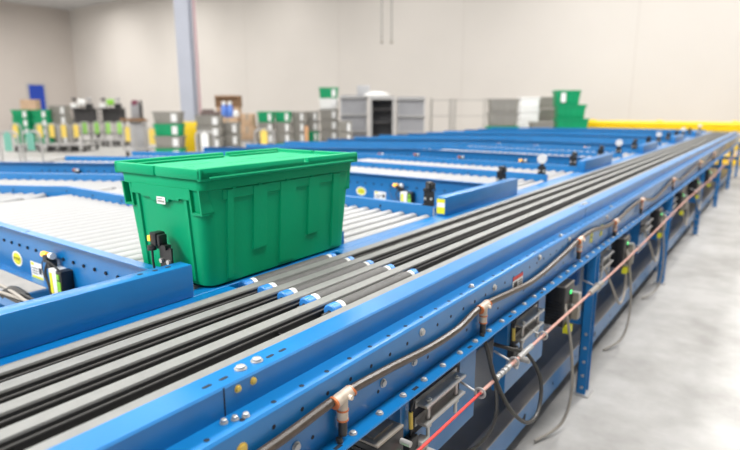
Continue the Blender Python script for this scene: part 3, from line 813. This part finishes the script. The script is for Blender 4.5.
# platform carts with loop handles
def make_cart(tagm, hw):
    r = thing('platform_cart', (0,0,0), 'x', 'cart')
    MB().span((-hw, 0, .21), (hw, 1.2, .26), bevel=.008).build('deck', M['lightgrey'], r)
    for x in (-hw+.06, hw-.06):
        for y in (.12, 1.08): MB().cyl((x-.02, y, .075), (x+.02, y, .075), .075, 16).span((x-.03, y-.03, .09), (x+.03, y+.03, .21)).build('caster', M['darkgrey'], r)
    e = hw-.03
    pts_ = [(-e, .03, .26), (-e, .03, .60), (-e, .02, .86), (-e+.04, .015, .955), (-e+.12, .01, .985), (e-.12, .01, .985), (e-.04, .015, .955), (e, .02, .86), (e, .03, .60), (e, .03, .26)]
    MB().tube(pts_, .026, 10).build('handle', M['lightgrey'], r)
    MB().span((-.09, -.03, .52), (.09, -.02, .95)).span((-.02, -.025, .93), (.02, .02, 1.0)).build('tag_plate', tagm, r)
    return r
CT = {}
def cart(px, D, kind, label, rz=.0, hw=.21):
    if (kind, hw) not in CT: CT[(kind, hw)] = make_cart(M[kind], hw); o = CT[(kind, hw)]
    else: o = copy_tree(CT[(kind, hw)])
    p = bearing(px, D); o.location = (p.x, p.y, 0); o.rotation_euler.z = FACE+rz
    return tag(o, label, 'cart', 'platform carts parked at the back')
cart(4, 13.6, 'teal', 'grey platform cart with teal tag, cut by the left edge of view', 0, .25)
cart(27, 13.8, 'teal', 'grey platform cart with teal tag, second from the left edge', 0, .25)
for px, D, nm in ((13, 20, 'leftmost'), (37.5, 20, 'second from left'), (49.5, 20.1, 'third from left'), (61.5, 20, 'fourth from left'), (74, 20.1, 'fifth from left')):
    cart(px, D, 'ytag', 'platform cart with yellow tag, %s of the yellow-tagged row at left' % nm)
for px, D, nm in ((83, 23.0, 'leftmost'), (95, 23.1, 'second'), (106.5, 23.0, 'third'), (118, 23.1, 'rightmost')):
    cart(px, D, 'lime', 'platform cart with lime tag, %s of the lime-tagged row before the dark benches' % nm)
cart(126, 17.6, 'ytag', 'lone platform cart with yellow tag right of the lime-tagged carts', -.3, .25)
cart(150, 16.2, 'ytag', 'platform cart with yellow tag before the green and grey stack left of the column', 0, .25)
cart(203, 13.6, 'white', 'platform cart with white tag just right of the column', 0, .25)
cart(263, 14.9, 'ytag', 'platform cart with yellow tag before the two green topped stacks', 0, .28)

# dark work benches with machines
def bench(px, D, ln, label, rz=0):
    p = bearing(px, D)
    r = thing('work_bench', (p.x, p.y, 0), label, 'bench', 'dark work benches', rotz=FACE+rz)
    MB().span((-ln/2, -.35, .86), (ln/2, .35, .92)).build('bench_top', M['darkgrey'], r)
    for x in (-ln/2+.06, ln/2-.06):
        for y in (-.3, .3): MB().span((x-.03, y-.03, 0), (x+.03, y+.03, .86)).build('leg', M['darkgrey'], r)
    MB().span((-ln/2, .30, .92), (ln/2, .35, 1.50)).build('back_panel', M['darkgrey'], r)
    MB().span((-ln/2, -.05, 1.50), (ln/2, .35, 1.55)).build('upper_shelf', M['darkgrey'], r)
    for x in (-ln/2+.03, ln/2-.03): MB().span((x-.02, -.05, .92), (x+.02, -.01, 1.50)).build('post', M['darkgrey'], r)
    MB().span((-ln/2+.06, -.3, .35), (ln/2-.06, .3, .40)).build('lower_shelf', M['darkgrey'], r)
    return r, p
LAB = [(81, 26.2, 'left'), (110, 26.4, 'right')]
for px, D, sd in LAB:
    r, p = bench(px, D, 1.1, 'dark work bench with a back panel behind the carts, %s one of two' % sd)
    for k in range(3):
        u = -.36+k*.34; q = Vector((p.x, p.y, 1.55)) + Matrix.Rotation(FACE, 3, 'Z') @ Vector((u, .14, 0))
        if k != 1:
            e = thing('machine', q, '%s machine on the %s dark work bench, %s' % ('white' if k == 0 else 'black', sd, 'at its left end' if k == 0 else 'at its right end'), 'machine', rotz=FACE)
            MB().span((-.13, -.13, 0), (.13, .13, .20), bevel=.02).build('base', M['white'] if k == 0 else M['black'], e)
            MB().cyl((0, .05, .20), (0, .05, .42), .03, 12).span((-.1, -.05, .36), (.1, .08, .46), bevel=.015).build('arm', M['darkgrey'] if k == 0 else M['grey'], e)
        else:
            e = thing('monitor', q, 'small monitor standing mid bench on the %s dark work bench' % sd, 'monitor', rotz=FACE)
            MB().span((-.17, -.02, .14), (.17, .02, .40), bevel=.008).build('screen', M['white'] if sd == 'left' else M['limeplug'], e)
            MB().span((-.02, .0, 0), (.02, .03, .15)).span((-.09, -.06, 0), (.09, .07, .015)).build('stand', M['darkgrey'], e)
# tall grey machine left of the column
p = bearing(137, 19)
e = thing('packing_machine', (p.x, p.y, 0), 'tall grey machine with a red knob and a brown tray, left of the column', 'machine', rotz=FACE)
MB().span((-.22, -.2, 0), (.22, .2, 1.15), bevel=.02).build('cabinet', M['grey'], e)
MB().span((-.16, -.15, 1.15), (.10, .15, 1.70), bevel=.03).build('head', M['locker'], e)
MB().cyl((-.03, -.16, 1.72), (-.03, .05, 1.72), .09, 16).build('knob', mat('maroon', (.2, .03, .07), .5), e)
MB().span((.12, -.04, 1.15), (.18, .02, 1.80)).build('mast', M['darkgrey'], e)
MB().span((-.42, -.42, 1.12), (.42, -.2, 1.17)).span((-.42, -.42, 1.17), (.42, -.40, 1.22)).build('tray', M['card_dark'], e)

# stacks round the column
p, z = stack(168, 15.2, ['green', 'grey', 'green', 'grey'], 'just left of the column', sc=.98, wsc=1.12)
p, z = stack(209, 15.6, ['grey', 'grey', 'grey', 'grey'], 'just right of the column', sc=.9, wsc=1.05)
o = MB().span((-.24, -.16, 0), (.24, .16, .10), bevel=.03).span((-.2, -.12, .10), (.1, .12, .16), bevel=.03).build('folded_cover', mat('brown_cloth', (.16, .12, .11), .9), loc=(p.x+.03, p.y, z+.005-.0), rotz=FACE); tag(o, 'dark folded cover lying on the grey totes right of the column', 'cover')
stack(230, 16.0, ['grey', 'grey', 'grey'], 'between the column and the cartons', wsc=.75)

# cartons and jugs on a pallet
def carton(px, D, w_, h_, z, label, m='card', d_=.4, rz=0, open_=False):
    p = bearing(px, D)
    o = thing('carton', (p.x, p.y, z), label, 'carton', 'cartons at the back', rotz=FACE+rz)
    if open_:
        MB().span((-w_/2, -d_/2, 0), (w_/2, d_/2, .01)).span((-w_/2, -d_/2, .01), (w_/2, -d_/2+.01, h_)).span((-w_/2, d_/2-.01, .01), (w_/2, d_/2, h_)).span((-w_/2, -d_/2+.01, .01), (-w_/2+.01, d_/2-.01, h_)).span((w_/2-.01, -d_/2+.01, .01), (w_/2, d_/2-.01, h_)).build('box', M[m], o)
        MB().loft([[(-w_/2, -d_/2, h_), (w_/2, -d_/2, h_), (w_/2, -d_/2+.008, h_), (-w_/2, -d_/2+.008, h_)], [(-w_/2, -d_/2-.12, h_-.06), (w_/2, -d_/2-.12, h_-.06), (w_/2, -d_/2-.112, h_-.06), (-w_/2, -d_/2-.112, h_-.06)]]).build('flap', M[m], o)
    else:
        MB().span((-w_/2, -d_/2, 0), (w_/2, d_/2, h_), bevel=.005).build('box', M[m], o)
        MB().span((-.03, -d_/2-.001, h_*.5), (.03, d_/2+.001, h_+.001)).build('tape', M['tan'], o)
    return o
p = bearing(235, 17.85)
pal = thing('shelf_table', (p.x, p.y, 0), 'low grey table holding the cartons and blue jugs', 'table', rotz=FACE)
MB().span((-.66, -.55, .52), (.66, .55, .58)).build('table_top', M['lightgrey'], pal)
for x in (-.6, .6):
    for y in (-.5, .5): MB().span((x-.03, y-.03, 0), (x+.03, y+.03, .52)).build('leg', M['grey'], pal)
carton(228.5, 17.55, .62, .69, .58, 'cardboard carton standing below the blue jugs')
carton(247.5, 17.55, .50, .42, .58, 'large cardboard carton right of the jugs, lowest')
carton(248, 17.6, .38, .38, 1.001, 'cardboard carton stacked on the large carton right of the jugs', 'card')
carton(229, 18.05, .76, .36, 1.581, 'open brown carton standing high behind the blue jugs', 'card_dark', open_=True)
carton(229, 18.05, .70, 1.0, .58, 'cardboard carton standing behind the jugs under the open brown carton')
for k, px in enumerate((223.8, 229.8)):
    p = bearing(px, 17.5)
    j = thing('jug', (p.x, p.y, 1.271), 'blue jug with a white cap, %s of the two on the carton' % ('left' if k == 0 else 'right'), 'jug', 'blue jugs', rotz=FACE)
    MB().lathe((0,0,0), (0,0,1), [(0, .08), (.02, .092), (.30, .092), (.36, .06), (.38, .05)], 20).build('body', M['jug'], j)
    MB().lathe((0,0,.38), (0,0,1), [(0, .062), (.08, .062), (.10, .05)], 16).build('cap', M['white'], j)
p = bearing(235.4, 17.5)
o = MB().loft([[(math.cos(a)*r*.10*(1+.15*math.sin(a*3)), math.sin(a)*r*.14, z) for a in [2*PI*k/16 for k in range(16)]] for r, z in ((.8, 0), (1, .05), (.85, .14), (.5, .2), (.2, .22))]).build('bag', M['white'], loc=(p.x, p.y, 1.271), rotz=FACE); tag(o, 'crumpled white bag lying on the carton right of the jugs', 'bag')

# green lidded totes and grey stacks right of the cartons
p, z = stack(266, 17.2, ['grey', 'grey', 'grey', 'green'], 'left of the two green topped ones', wsc=.72, sc=.97)
p, z = stack(283, 17.4, ['green', 'grey', 'grey', 'green'], 'right of the two green topped ones', wsc=.72, sc=.97)
stack(298.5, 17.7, ['green', 'grey', 'grey', 'grey'], 'right of the green topped stacks', wsc=.62, sc=.97)
stack(312, 18.3, ['green', 'green', 'grey', 'grey'], 'left of the tallest stack', wsc=.6, sc=.97)
p, z = stack(329, 18.2, ['grey', 'grey', 'grey', 'grey', 'white', 'green'], 'that carries the highest green tote', wsc=.9, sc=1.02)
stack(345, 16.6, ['grey', 'grey', 'grey'], 'in front of the left grey locker', wsc=.6, sc=1.02)
o = MB().span((-.05, -.02, 0), (.05, .02, .75), bevel=.01).build('orange_post', mat('orange_box', (.62, .33, .16), .7), loc=(*bearing(306, 16.9).xy, 0.0), rotz=FACE)
o.scale.z = 1.35; tag(o, 'upright tan board leaning beside the narrow grey tote stack', 'board')

# grey louvred lockers
def locker(px, D, w_, h_, label, door=False):
    p = bearing(px, D)
    r = thing('storage_cabinet', (p.x, p.y, 0), label, 'cabinet', 'grey cabinets', rotz=FACE)
    if door:
        MB().span((-w_/2, -.3, 0), (-w_/2+.08, .45, h_)).span((w_/2-.08, -.3, 0), (w_/2, .45, h_)).span((-w_/2+.08, -.3, h_-.1), (w_/2-.08, .45, h_)).span((-w_/2+.08, .4, .0), (w_/2-.08, .45, h_-.1)).build('frame', M['lightgrey'], r)
        for k in range(4): MB().span((-w_/2+.08, -.2, .3+k*.4), (w_/2-.08, .4, .33+k*.4)).build('shelf', M['darkgrey'], r)
        mb = MB()
        for k in range(9): mb.span((-w_/2+.1+k*(w_-.2)/8.5, .36, .05), (-w_/2+.115+k*(w_-.2)/8.5, .38, h_-.12))
        mb.span((-w_/2+.08, .385, .02), (w_/2-.08, .398, h_-.11)).build('mesh_back', M['mesh'], r)
    else:
        mb = MB().span((-w_/2, -.25, 0), (w_/2, .4, h_))
        n = int(w_/.07)
        for k in range(n): mb.span((-w_/2+.02+k*.07, -.27, .04), (-w_/2+.05+k*.07, -.25, h_-.03))
        mb.build('ribbed_body', M['locker'], r)
        for z in [h_*.18, h_*.44, h_*.70, h_*.97]: MB().span((-w_/2-.02, -.36, z-.03), (w_/2+.02, -.27, z+.015)).build('shelf_ledge', M['lightgrey'], r)
        MB().span((-w_/2, -.275, .0), (-w_/2+.04, -.24, h_)).span((w_/2-.04, -.275, .0), (w_/2, -.24, h_)).build('edge_post', M['grey'], r)
    return p
locker(354, 17.6, .82, 1.93, 'grey ribbed cabinet with shelf ledges left of the open one')
locker(382, 17.3, .78, 1.90, 'pale grey cabinet with its dark inside standing open', True)
locker(410.5, 17.5, .82, 1.88, 'grey ribbed cabinet with shelf ledges right of the open one')
p = bearing(377, 17.3)
o = MB().loft([[(math.cos(a)*r*.40*(1+.12*math.sin(a*4)), math.sin(a)*r*.25, z) for a in [2*PI*k/18 for k in range(18)]] for r, z in ((.95, 0), (1, .04), (.7, .10), (.35, .14))]).build('plastic_sheet', M['white'], loc=(p.x, p.y, 1.901), rotz=FACE); tag(o, 'crumpled white sheet heaped on top of the open cabinet', 'sheet')
p = bearing(363.5, 17.65)
o = MB().span((-.2, -.14, 0), (.2, .14, .30), bevel=.02).build('grey_case', M['grey'], loc=(p.x, p.y, 1.931), rotz=FACE); tag(o, 'small grey case standing on the left ribbed cabinet', 'case')

# wire racks
def rack(px, D, w_, h_, label):
    p = bearing(px, D)
    r = thing('wire_rack', (p.x, p.y, 0), label, 'rack', 'wire racks', rotz=FACE)
    for x in (-w_/2, w_/2):
        for y in (-.2, .2): MB().cyl((x, y, 0), (x, y, h_), .014, 10).build('post', M['wire'], r)
    for z in (.2, .75, 1.3, h_-.05):
        mb = MB()
        for k in range(9): mb.span((-w_/2+k*w_/8-.004, -.2, z), (-w_/2+k*w_/8+.004, .2, z+.008))
        for y in (-.2, 0, .2): mb.span((-w_/2, y-.006, z-.008), (w_/2, y+.006, z))
        mb.build('wire_shelf', M['wire'], r)
rack(441, 18.3, .62, 1.85, 'pale wire rack just right of the grey cabinets')
rack(470, 18.2, .98, 1.85, 'wider pale wire rack left of the grey totes on the green dolly')

# stacks beyond the last lanes
p = bearing(503, 15.1); make_dolly(p, FACE, 'wheeled dolly under the two grey totes right of the wire racks', M['darkgrey'])
z = .161
for k, kd in enumerate(['grey', 'grey', 'green', 'grey', 'grey']):
    hh = .19 if kd == 'green' else .36
    t_ = bg_tote(kd, (p.x, p.y, z), FACE, '%s plastic tote, %s of the stack right of the wire racks' % (kd, ['bottom', 'second', 'third', 'fourth', 'top'][k]), sc=(1.16 if kd == 'grey' else 1.26, 1, hh/.331)); z += hh; relabel(t_)
p = bearing(528, 16.3)
z = 0
for k in range(5):
    hh = .37
    o = thing('white_bin', (p.x, p.y, z), 'white foam bin, %s of the white stack between the grey totes' % ['bottom', 'second', 'third', 'fourth', 'top'][k], 'bin', 'white foam bins', rotz=FACE)
    MB().span((-.26, -.2, 0), (.26, .2, hh-.06), bevel=.02).build('body', M['white'], o)
    MB().span((-.28, -.22, hh-.06), (.28, .22, hh), bevel=.015).build('lid', M['white'], o); z += hh
p = bearing(547, 17.1)
make_dolly(p, FACE, 'wheeled dolly under the grey stack left of the green totes', M['darkgrey'])
z = .161
for k in range(5): relabel(bg_tote('grey', (p.x, p.y, z), FACE, 'grey plastic tote, %s of the stack left of the green totes' % ['bottom', 'second', 'third', 'fourth', 'top'][k], sc=(.95, 1, 1))); z += .345
p = bearing(542, 15.3)
make_dolly(p, FACE, 'wheeled dolly under the low grey stack before the green totes', M['darkgrey'])
z = .161
for k in range(3): relabel(bg_tote('grey', (p.x, p.y, z), FACE, 'grey plastic tote, %s of the low stack before the green totes' % ['bottom', 'second', 'top'][k], sc=(.88, .9, 1))); z += .345
z = .161
p = bearing(570.5, 15.9); make_dolly(p, FACE, 'wheeled dolly under the green stack left of the yellow barrier', M['darkgrey'])
for k, (dx, sx) in enumerate(((0, 1.3), (0, 1.3), (.04, 1.35), (-.02, 1.2), (-.14, 1.02))):
    q = p+Matrix.Rotation(FACE, 3, 'Z') @ Vector((dx, 0, 0)); hh = .385 if k else .33
    t_ = bg_tote('green', (q.x, q.y, z), FACE, 'green plastic tote, %s of the stack left of the yellow barrier' % ['bottom', 'second', 'third', 'fourth', 'top'][k], sc=(sx, 1, hh/.331)); z += hh; relabel(t_, -.33 if k == 4 else None)
# a pair of hanging air lines in front of the back wall
for px, zb, lab in ((381.5, 3.62, 'left one of two thin cords hanging before the back wall'), (391, 3.62, 'right one of two thin cords hanging before the back wall')):
    p = bearing(px, 18)
    o = thing('hanging_cord', (p.x, p.y, zb), lab, 'cord', 'hanging cords')
    MB().cyl((0, 0, 0), (0, 0, HC-zb), .022, 8).build('cord', M['wire'], o)
    MB().lathe((0, 0, -.12), (0,0,1), [(0, .02), (.03, .045), (.09, .045), (.12, .02)], 12).build('plug', M['cable_grey'], o)

# ------------------------------------------------------------------ light
def area(name, loc, sx, sy, e, col=(1, .985, .96)):
    l = bpy.data.lights.new(name, 'AREA'); l.shape = 'RECTANGLE'; l.size = sx; l.size_y = sy; l.energy = e; l.color = col
    o = bpy.data.objects.new(name, l); COL.objects.link(o); o.location = loc; return o
for x, es in ((-33, (420, 420, 420, 330)), (-26, (420, 360, 320, 280)), (-19, (420, 140, 160, 190)), (-12, (900, 150, 150, 160)), (-5, (1400, 300, 330, 310)), (.3, (180, 460, 700, 360))):
    for y, e in zip((-5.5, 2, 9, 15), es):
        area('high_bay_light', (x, y, HC-.35), 1.2, 4.5, e)
wd = bpy.data.worlds.new('world'); SC.world = wd; wd.use_nodes = True
wd.node_tree.nodes['Background'].inputs['Color'].default_value = (.93, .96, 1, 1)
wd.node_tree.nodes['Background'].inputs['Strength'].default_value = .7
SC.view_settings.view_transform = 'Standard'; SC.view_settings.look = 'None'; SC.view_settings.gamma = 1
SC.view_settings.exposure = 0.0
